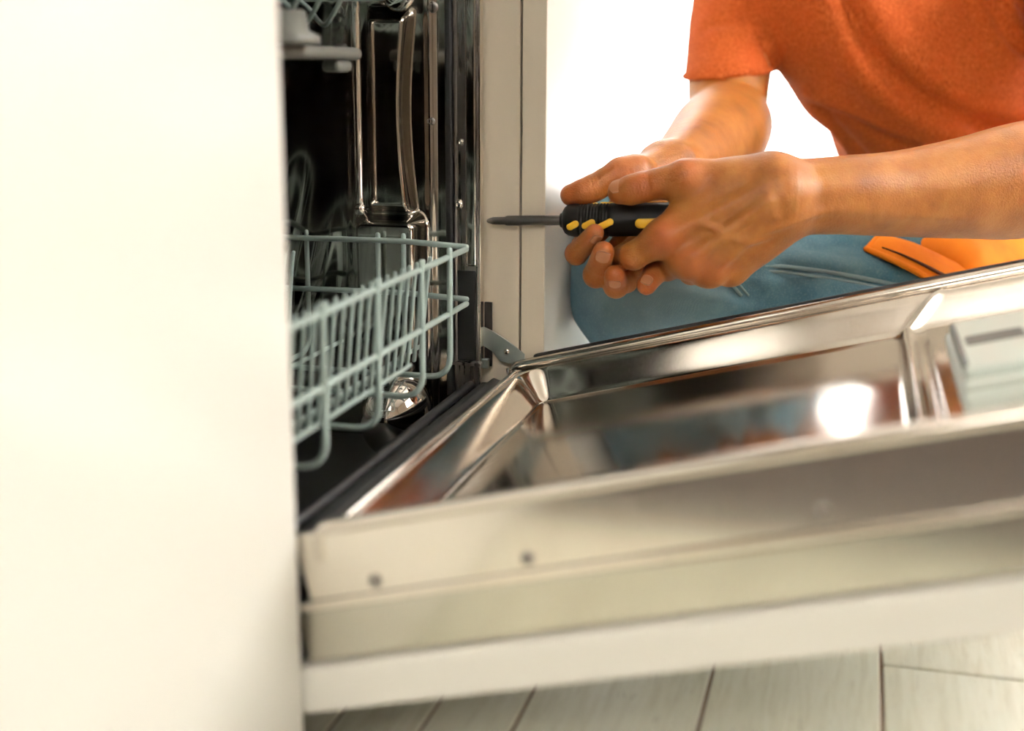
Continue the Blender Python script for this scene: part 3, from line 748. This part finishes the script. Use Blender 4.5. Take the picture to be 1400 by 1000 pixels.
# ---- head, neck and trunk under the clothes (above the picture), coarser
hipc, waist, chest, neck = at(1345, 300, 1.74), at(1295, 165, 1.66), at(1222, -40, 1.60), at(1190, -215, 1.57)
sdir = np.asarray(ls)-np.asarray(rs); sdir /= np.linalg.norm(sdir)
trunk = Body()
tdir = np.cross(sdir, neck-hipc); tdir /= np.linalg.norm(tdir)
trunk.base += chain([hipc, waist, chest], [.125, .120, .140], .06, (tdir, .68)) + [Cone(rs, ls, .055, .055, .05), Cone(chest, neck, .085, .060, .05)]
hd = neck+np.array([-.075, .01, .115])
trunk.base += [Cone(neck, hd+np.array([.03, 0, -.03]), .058, .055, .03), Ell(hd+np.array([.015, 0, .03]), np.eye(3), (.098, .076, .105), .03), Ell(hd+np.array([-.045, 0, -.045]), np.eye(3), (.055, .058, .065), .04)]
fdir = np.array([-.80, .0, -.60])
nose = hd+np.array([-.085, 0, -.005]); trunk.base += [Cone(nose+np.array([.01, 0, .035]), nose+np.array([-.018, 0, -.012]), .008, .014, .015)]
for sg in (-1, 1):
    trunk.base += [Ell(hd+np.array([.03, sg*.078, .005]), np.eye(3), (.020, .010, .032), .01), Cone(nose+np.array([.012, sg*.012, .040]), nose+np.array([.022, sg*.048, .038]), .009, .008, .015)]
    trunk.base += [Ell(nose+np.array([.016, sg*.032, .018]), np.eye(3), (.014, .014, .012), .004)]
trunk.base += [Cone(nose+np.array([-.0, -.022, -.045]), nose+np.array([-.0, .022, -.045]), .009, .009, .010)]
tV, tQ = surface(trunk, .007, 12)
V_ = np.concatenate([aV, tV]); Q_ = np.concatenate([aQ, tQ+len(aV)])
person = link('person', fast_mesh(V_, Q_), 'skin')
setp(person, 'kneeling person in orange t-shirt and blue jeans gripping a screwdriver', 'person')
fl_ = np.zeros(len(V_), np.float32)
for c, r, a_ in [(RF['i'][3], .016, .75), (RF['m'][3], .018, .7), (RF['r'][3], .018, .8), (RF['p'][3], .018, .8), (hp(781, 267, 0), .02, .75), (LT[4], .018, .55), (LT[2]+view*.01, .016, .7),
                 (L_mcp['i']+view*.014, .018, .75), (L_mcp['m']+view*.014, .016, .65), (L_mcp['r']+view*.012, .016, .6), (hp(936, 236, -.025), .018, .6), (RF['i'][2], .014, .5), (RF['m'][2], .016, .5), (hp(848, 226, 0), .02, .5), (RF['p'][1], .014, .5)]:
    fl_ = np.maximum(fl_, a_*np.exp(-((V_-c)**2).sum(1)/r**2))
atr = person.data.attributes.new('flush', 'FLOAT', 'POINT'); atr.data.foreach_set('value', fl_)
# ---- fingernails: curved plates on the finger ends
def nail(a, b, r, dors, wid=.0105, ln=.0125, back=.0035, lift=.0):
    a = np.asarray(a, float); b = np.asarray(b, float); ax = b-a; ax /= np.linalg.norm(ax); dn = np.asarray(dors, float); dn = dn-ax*(dn@ax); dn /= np.linalg.norm(dn); sx = np.cross(ax, dn)
    nu_, nv_ = 11, 12; G = np.zeros((nu_, nv_, 3)); ang = wid/2/r
    for i in range(nu_):
        for j in range(nv_):
            p = (i/(nu_-1)*2-1); t = j/(nv_-1)
            sh = 1-.16*abs(2*t-1)**4; th = p*ang*sh
            endr = 1-.30*p*p*(t > .7)*((t-.7)/.3)-.15*p*p*(t < .2)
            s_ = -back-ln*.5+ln*(.5+(t-.5)*endr)+ln*.15
            rr = r+.0004+lift-.0028*max(0, t-.35)**2
            G[i, j] = b+ax*s_+(dn*math.cos(th)+sx*math.sin(th))*rr
    # thickness
    nrm = dn; G2 = G-nrm*.0009
    top = G.reshape(-1, 3); bot = G2.reshape(-1, 3); n_ = nu_*nv_; F = []
    idx = lambda i, j: i*nv_+j
    for i in range(nu_-1):
        for j in range(nv_-1):
            F.append((idx(i, j), idx(i+1, j), idx(i+1, j+1), idx(i, j+1))); F.append((n_+idx(i, j), n_+idx(i, j+1), n_+idx(i+1, j+1), n_+idx(i+1, j)))
    ring = [idx(i, 0) for i in range(nu_)]+[idx(nu_-1, j) for j in range(1, nv_)]+[idx(i, nv_-1) for i in range(nu_-2, -1, -1)]+[idx(0, j) for j in range(nv_-2, 0, -1)]
    for k in range(len(ring)): F.append((ring[k], ring[(k+1) % len(ring)], n_+ring[(k+1) % len(ring)], n_+ring[k]))
    return link('fingernail', mesh_of(np.concatenate([top, bot]), F), 'nail', person, smooth=True)
nail(LT[2], LT[4], .0117, view*.88+UP*.45, .0140, .0165, .0050)
nail(RF['i'][2], RF['i'][3], .0086, view*.9-UP*.35+RT*.35, .0095, .0105, .000)
nail(RF['m'][2], RF['m'][3], .0100, view*1.0-UP*.10, .0125, .0125, -.001)
nail(RF['r'][2], RF['r'][3], .0095, view*.55-UP*.85-RT*.1, .0105, .0105, .0015)
nail(RF['p'][2], RF['p'][3], .0090, view*.9-UP*.1-RT*.35, .0100, .0100, .000)

# ---- t-shirt
shirt = Body()
shirt.base += chain([hipc+np.array([0, 0, -.02]), waist+RT*.010, chest], [.150, .128, .155], .07, (tdir, .72)) + [Cone(chest, neck, .120, .075, .06), Cone(rs, ls, .068, .068, .06)]
shirt.base += [Ell(at(1305, 150, 1.58), (RT, UP, FW), (.12, .12, .09), .07)]
shirt.base += [Cone(at(1075, -75, 1.53), at(1200, 70, 1.555), .100, .100, .018), Cone(at(1200, 70, 1.555), at(1262, 150, 1.57), .100, .095, .03)]
slr = [rs, at(1006, 30, 1.56), at(993, 125, 1.505)]; sll = [ls, at(1500, 0, 1.40), at(1515, 90, 1.33)]
shirt.base += chain(slr, [.064, .0545, .0530], .010) + chain(sll, [.066, .066, .064], .025)
def below(pa, pb, ra): # opening of the sleeve
    d_ = np.asarray(pb)-np.asarray(pa); d_ /= np.linalg.norm(d_); return Cone(pb+d_*.012, pb+d_*.12, ra, ra)
class SleeveCut:
    def __init__(s, p, n, a): s.p, s.n, s.a = np.asarray(p, float), np.asarray(n, float)/np.linalg.norm(n), np.asarray(a, float); s.c = s.p+s.n*.06; s.R = .12
    def d(s, P):
        v = P-s.p; t = v@s.a; w = v-t[:, None]*s.a
        return np.maximum(np.maximum(-(v@s.n), np.sqrt((w*w).sum(1))-.074), t-.13)
class Half:
    def __init__(s, p, n, c, R): s.p, s.n, s.c, s.R = np.asarray(p, float), np.asarray(n, float)/np.linalg.norm(n), np.asarray(c, float), R
    def d(s, P): return np.maximum(-((P-s.p)@s.n), np.sqrt(((P-s.c)**2).sum(1))-s.R)
e_ = np.asarray(slr[2])-np.asarray(slr[1]); e_ /= np.linalg.norm(e_)
hemp = at(986, 101, 1.52); e_ = -UP+FW*.30+RT*.10; e_ /= np.linalg.norm(e_)
ax_s = at(993, 125, 1.505)-at(1006, 30, 1.56); ax_s /= np.linalg.norm(ax_s)
shirt.carve += [SleeveCut(hemp, e_, ax_s)]
e2 = np.asarray(sll[2])-np.asarray(sll[1]); e2 /= np.linalg.norm(e2); shirt.carve += [Half(sll[2], e2, sll[2]+e2*.07, .1)]
FOLDS = []
def fold(pts, amp, w):
    Q = [hit(shirt, *p) for p in pts]; Q = [q for q in Q if q is not None]
    Q = smooth_path(Q, 5); FOLDS.append((np.array(Q), amp*1.7, w))
sh0 = shirt
fold([(1150, -10), (1180, 50), (1225, 110), (1290, 155), (1380, 185)], .011, .016)      # long valley
fold([(1130, -10), (1150, 50), (1185, 105), (1240, 150), (1320, 190)], -.011, .018)
fold([(1175, -10), (1215, 60), (1270, 110), (1340, 140), (1400, 150)], -.009, .020)
fold([(1105, 130), (1160, 150), (1215, 175), (1280, 200)], -.005, .008); fold([(1110, 142), (1165, 163), (1220, 188), (1270, 205)], .004, .007)
fold([(1112, 150), (1140, 180), (1165, 214)], -.005, .006); fold([(1125, 150), (1155, 185), (1185, 214)], .005, .006)
fold([(1012, -10), (1030, 40), (1056, 88)], .004, .008); fold([(1005, -10), (1035, 40), (1075, 95)], -.004, .014)
fold([(1370, -10), (1385, 30), (1410, 60)], -.008, .008); fold([(1355, -10), (1372, 35), (1400, 75)], .006, .008)
fold([(1340, 120), (1400, 75)], -.005, .007)
fold([(935, 20), (970, 35), (1000, 30)], .003, .010)
def cloth_relief(P):
    out = .0016*np.sin(P[:, 1]*55+P[:, 2]*38)*np.sin(P[:, 2]*47-P[:, 1]*21+.7)
    for Q, amp, w in FOLDS:
        lo, hi = Q.min(0)-4*w, Q.max(0)+4*w; m_ = ((P > lo) & (P < hi)).all(1)
        if not m_.any(): continue
        d2 = np.full(m_.sum(), 1e9); pp_ = P[m_]
        for i in range(len(Q)-1):
            ab = Q[i+1]-Q[i]; v_ = pp_-Q[i]; t = np.clip(v_@ab/(ab@ab+1e-12), 0, 1); r_ = v_-t[:, None]*ab; d2 = np.minimum(d2, (r_*r_).sum(1))
        out[m_] += amp*np.exp(-d2/w**2)
    return out
shirt.deform = cloth_relief
sV, sQ = largest(*surface(shirt, .0042, 12)); sV = relax(sV, sQ, np.ones(len(sV)), 3)
ts = link('t_shirt', fast_mesh(sV, sQ), 'shirt', person); ts['label'] = 'orange heather short-sleeved t-shirt'
ha = at(1006, 30, 1.56); hb_ = at(993, 125, 1.505); hx = hb_-ha; hx /= np.linalg.norm(hx)
hc = ha+hx*(((hemp-ha)@e_)/(hx@e_)); h1 = RT-e_*(RT@e_); h1 /= np.linalg.norm(h1); h2 = np.cross(e_, h1)
ring_ = []
for k_ in range(49):
    a_ = 2*math.pi*k_/48; dr = h1*math.cos(a_)+h2*math.sin(a_); lo_, hi_ = .02, .09
    for _ in range(18):
        md = (lo_+hi_)/2
        if shirt((hc+dr*md-e_*.003)[None])[0] < 0: lo_ = md
        else: hi_ = md
    ring_.append(min(lo_, .064))
rr_ = np.array(ring_[:48])
for _ in range(14): rr_ = (np.roll(rr_, 1)+rr_*2+np.roll(rr_, -1))/4
ring_ = [hc+(h1*math.cos(2*math.pi*k_/48)+h2*math.sin(2*math.pi*k_/48))*(rr_[k_ % 48]-.0028)-e_*.0015 for k_ in range(49)]
tube('sleeve_hem', ring_, .0036, 'shirt', ts, 8, cap=False)
# ---- jeans
jeans = Body()
kr, kl = at(905, 385, 1.275), at(1215, 490, 1.30)
hr, hl = at(1215, 335, 1.68), at(1440, 345, 1.66)
jeans.base += [Cone(hr, kr, .098, .0715, .05), Cone(hl, kl, .098, .075, .05), Cone(hr, hl, .105, .105, .06), Cone(hipc, hipc+np.array([0, 0, .03]), .13, .13, .06)]
ar, al = np.array([1.00, -.16, .070]), np.array([1.00, -.46, .070])
jeans.base += [Ell(at(905, 372, 1.285), (RT, UP, FW), (.094, .105, .075), .04), Cone(kr+np.array([.06, -.02, -.055]), ar, .070, .052, .04), Cone(kl+np.array([.02, 0, -.03]), al, .066, .052, .04)]
jeans.base += [Cone(at(1000, 385, 1.33), at(1180, 350, 1.42), .060, .075, .05), Cone(at(1120, 420, 1.30), at(1250, 385, 1.36), .05, .06, .03)]
JF = []
def jfold(pts, amp, w):
    Q = [hit(jeans, *p) for p in pts]; Q = [q for q in Q if q is not None]
    if len(Q) > 1: JF.append((np.array(smooth_path(Q, 5)), amp*1.5, w))
jfold([(900, 425), (960, 440), (1030, 430), (1100, 415)], .007, .010); jfold([(880, 380), (940, 385), (1000, 395), (1050, 415)], .006, .008)
jfold([(985, 372), (1010, 395), (1040, 405)], .009, .008); jfold([(940, 395), (990, 412), (1040, 424)], -.005, .009)
jfold([(1000, 366), (1080, 366), (1160, 378), (1250, 392)], .0045, .006); jfold([(1000, 352), (1080, 352), (1160, 364), (1250, 380)], -.004, .010)
jfold([(1100, 335), (1150, 330), (1200, 340)], .003, .012); jfold([(820, 380), (850, 410), (860, 440)], .0025, .02)
def jrel(P):
    out = .0012*np.sin(P[:, 1]*70+P[:, 2]*50)*np.sin(P[:, 0]*60-P[:, 1]*31+.7)
    for Q, amp, w in JF:
        lo, hi = Q.min(0)-4*w, Q.max(0)+4*w; m_ = ((P > lo) & (P < hi)).all(1)
        if not m_.any(): continue
        d2 = np.full(m_.sum(), 1e9); pp_ = P[m_]
        for i in range(len(Q)-1):
            ab = Q[i+1]-Q[i]; v_ = pp_-Q[i]; t = np.clip(v_@ab/(ab@ab+1e-12), 0, 1); r_ = v_-t[:, None]*ab; d2 = np.minimum(d2, (r_*r_).sum(1))
        out[m_] += amp*np.exp(-d2/w**2)
    return out
class Slab:
    c = np.array([.58, .05, .3]); R = .5
    def d(s, P): return np.maximum(-.0392-P[:, 1], P[:, 0]-.720)
jeans.carve = [Slab()]
jeans.deform = jrel
jV, jQ = largest(*surface(jeans, .0040, 12)); jV = relax(jV, jQ, np.ones(len(jV)), 2)
jn = link('jeans', fast_mesh(jV, jQ), 'denim', person); jn['label'] = 'blue denim jeans'
wr_ = .55*np.exp(-((jV-at(880, 400, 1.20))**2).sum(1)/.085**2)+.20*np.exp(-((jV-at(1080, 340, 1.28))**2).sum(1)/.06**2)  # paler at the knee and on the thigh
_a = jn.data.attributes.new('pale_patch', 'FLOAT', 'POINT'); _a.data.foreach_set('value', wr_.astype(np.float32))
def seam(pts, r, mat='denim_seam'):
    Q = [hit(jeans, *p) for p in pts]; Q = [q for q in Q if q is not None]
    if len(Q) > 1: tube('seam', smooth_path([q-FW*.0025 for q in Q], 6), r, mat, jn, 8)
seam([(1003, 360), (1060, 364), (1120, 371), (1180, 381), (1250, 396)], .0022); seam([(1003, 368), (1060, 372), (1120, 379), (1180, 389), (1240, 402)], .0014)
seam([(988, 378), (1002, 392), (1012, 404)], .0018); seam([(1000, 378), (1012, 392), (1022, 404)], .0014)
# ---- orange work garment folded over the lap
lap = Body()
def jd(px, py, dflt=1.36):
    q = hit(jeans, px, py); return float((q-CAM)@FW) if q is not None else dflt
lap.base += [Cone(at(1318, 372, jd(1318, 372)+.012), at(1420, 352, jd(1420, 352)+.01), .030, .050, .03), Cone(at(1275, 352, jd(1275, 352)+.016), at(1420, 330, jd(1420, 335)+.02), .022, .05, .03), Cone(at(1420, 380, jd(1420, 380)), at(1520, 350, jd(1520, 360)), .06, .08, .04)]
lV, lQ = surface(lap, .003, 14)
ap_ = link('work_apron', fast_mesh(lV, lQ), 'cotton', person); ap_['label'] = 'bright orange work garment bunched on the lap'
def sheet(name, top, bot, thick, mat, parent):
    A = smooth_path(top, 6); Bq = smooth_path(bot, 6); n = len(A); k = 8; G = np.zeros((n, k, 3))
    for i in range(n):
        for j in range(k):
            t = j/(k-1); G[i, j] = A[i]*(1-t)+Bq[i]*t - FW*(.006*math.sin(math.pi*t))
    nrm = np.cross(G[-1, 0]-G[0, 0], G[0, -1]-G[0, 0]); nrm /= np.linalg.norm(nrm)
    G2 = G+nrm*thick; n_ = n*k; idx = lambda i, j: i*k+j; F = []
    for i in range(n-1):
        for j in range(k-1):
            F.append((idx(i, j), idx(i+1, j), idx(i+1, j+1), idx(i, j+1))); F.append((n_+idx(i, j), n_+idx(i, j+1), n_+idx(i+1, j+1), n_+idx(i+1, j)))
    ring = [idx(i, 0) for i in range(n)]+[idx(n-1, j) for j in range(1, k)]+[idx(i, k-1) for i in range(n-2, -1, -1)]+[idx(0, j) for j in range(k-2, 0, -1)]
    for q in range(len(ring)): F.append((ring[q], ring[(q+1) % len(ring)], n_+ring[(q+1) % len(ring)], n_+ring[q]))
    bm = bmesh.new(); me = mesh_of(np.concatenate([G.reshape(-1, 3), G2.reshape(-1, 3)]), F); bm.from_mesh(me); bmesh.ops.recalc_face_normals(bm, faces=bm.faces); bm.to_mesh(me); bm.free()
    return link(name, me, mat, parent, smooth=True)
ft = [(1204, 319, .004), (1250, 332, .012), (1300, 355, .020), (1350, 380, .024)]; fb = [(1184, 341, .008), (1225, 358, .016), (1268, 380, .024), (1320, 410, .026)]
LD = min(jd(p[0], p[1]) for p in ft+fb)
ftp = [at(a, b, jd(a, b)-c) for a, b, c in ft]; fbp = [at(a, b, jd(a, b)-c) for a, b, c in fb]
sheet('pocket_flap', ftp, fbp, .004, 'cotton', ap_)
tube('hem', smooth_path([p-FW*.002 for p in fbp], 5), .0032, 'cotton', ap_, 8)
tube('gap_shade', smooth_path([q_*.30+p*.70-FW*.0065 for p, q_ in zip(fbp, ftp)], 5)[2:], [.0006+.00016*k_ for k_ in range(len(smooth_path(fbp, 5))-2)], 'gap_shade', ap_, 8)  # dark tube drawn in as the shade between the flap's layers
tube('hem', smooth_path([fbp[0]-FW*.002, (fbp[0]+ftp[0])/2-FW*.003, ftp[0]-FW*.002], 5), .0028, 'cotton', ap_, 8)
# ---- shoes and hair (out of the picture)
hb = Body(); hb.base += [Ell(hd+np.array([.026, 0, .046]), np.eye(3), (.102, .086, .108), .02)]; hb.carve = [Ell(hd+np.array([-.075, 0, -.03]), np.eye(3), (.09, .09, .10), .02)]
hV, hQ = surface(hb, .005, 12); link('hair', fast_mesh(hV, hQ), 'hair', person)
for a in (ar, al):
    sb = Body(); sb.base += [Cone(a+np.array([.02, 0, -.015]), a+np.array([.13, 0, -.03]), .046, .036, .03)]; q1, q2 = surface(sb, .005, 12)
    link('shoe', fast_mesh(q1, q2), 'black', person)

# ================================================================== screwdriver
sdv = empty('screwdriver', tuple(HB)); setp(sdv, 'screwdriver with black and yellow grip held in both hands', 'screwdriver')
ax = (HE-HB)/np.linalg.norm(HE-HB)
sl = np.linalg.norm(TIP-HB)
lathe('shaft', HB+ax*.005, -ax, [(0, .0045), (.001, .0045), (sl-.0180, .0045), (sl-.0172, .0044), (sl-.0155, .0036), (sl-.0150, .0035), (sl-.0045, .0034), (sl-.0040, .0032), (sl-.001, .0022), (sl-.0005, .0020), (sl+.001, .0012)], 'shaft', sdv, 20)
def ribmod(s_, t):
    return 1+(.035*max(0, math.cos(6*t))-.02)*(1 if s_ > .012 else .3)
pr = [(-.002, .0045), (-.002, .0085), (0, .0118), (.003, .0138), (.008, .0148), (.012, .0150)]
for k in range(10): s_ = .013+k*.0028; pr += [(s_, .0150), (s_+.0007, .0143), (s_+.0014, .0143), (s_+.0021, .0150)]
pr += [(.045, .0150), (.055, .0147), (.080, .0150), (.100, .0152), (.112, .0148), (.120, .012), (.123, .006)]
lathe('handle', HB, ax, pr, 'grip', sdv, 48, mod=ribmod)
lathe('collar', HB, ax, [(-.0045, .0042), (-.0045, .0060), (-.001, .0075), (.001, .0075)], 'grip', sdv, 24)
# yellow inlays wrapped on the grip
ta = np.cross(ax, [0, 0, 1.0]); ta /= np.linalg.norm(ta); tb = np.cross(ta, ax)
if tb[2] < 0: tb = -tb
if ta[0] > 0: ta = -ta
def inlay(s0, a0, s1, a1, hw_, rr=.0153):
    n, k = 12, 8; G = []
    p0 = np.array([s0, a0*.015]); p1 = np.array([s1, a1*.015]); d_ = p1-p0; Ld = np.linalg.norm(d_)+1e-9; d_ = d_/Ld; nn = np.array([-d_[1], d_[0]])
    out = []
    for q in range(24):
        th = 2*math.pi*q/24; c = p1 if math.cos(th) > 0 else p0; out.append(c+d_*hw_*math.cos(th)+nn*hw_*math.sin(th))
    cen_ = (p0+p1)/2
    V = []
    def wrap(p, r): a = p[1]/.015; return HB+ax*p[0]+(ta*math.cos(a)+tb*math.sin(a))*r
    rings = [(1.0, rr-.0015), (1.0, rr), (.8, rr+.0003), (.4, rr+.0004)]
    for f, r in rings:
        for p in out: V.append(wrap(cen_+(p-cen_)*f, r))
    V.append(wrap(cen_, rr+.0004)); F = []
    for i in range(len(rings)-1):
        for q in range(24): F.append((i*24+q, i*24+(q+1) % 24, (i+1)*24+(q+1) % 24, (i+1)*24+q))
    b0 = (len(rings)-1)*24
    for q in range(24): F.append((b0+q, b0+(q+1) % 24, len(V)-1))
    return link('inlay', mesh_of(V, F), 'yellow', sdv, smooth=True)
for off_ in (0, 2.1, 4.2):
    inlay(.0065, -.30+off_, .0115, -.12+off_, .0031); inlay(.020, -.25+off_, .026, -.05+off_, .0031); inlay(.034, -.28+off_, .042, -.02+off_, .0031); inlay(.068, -.12+off_, .098, -.10+off_, .0042, .0157)
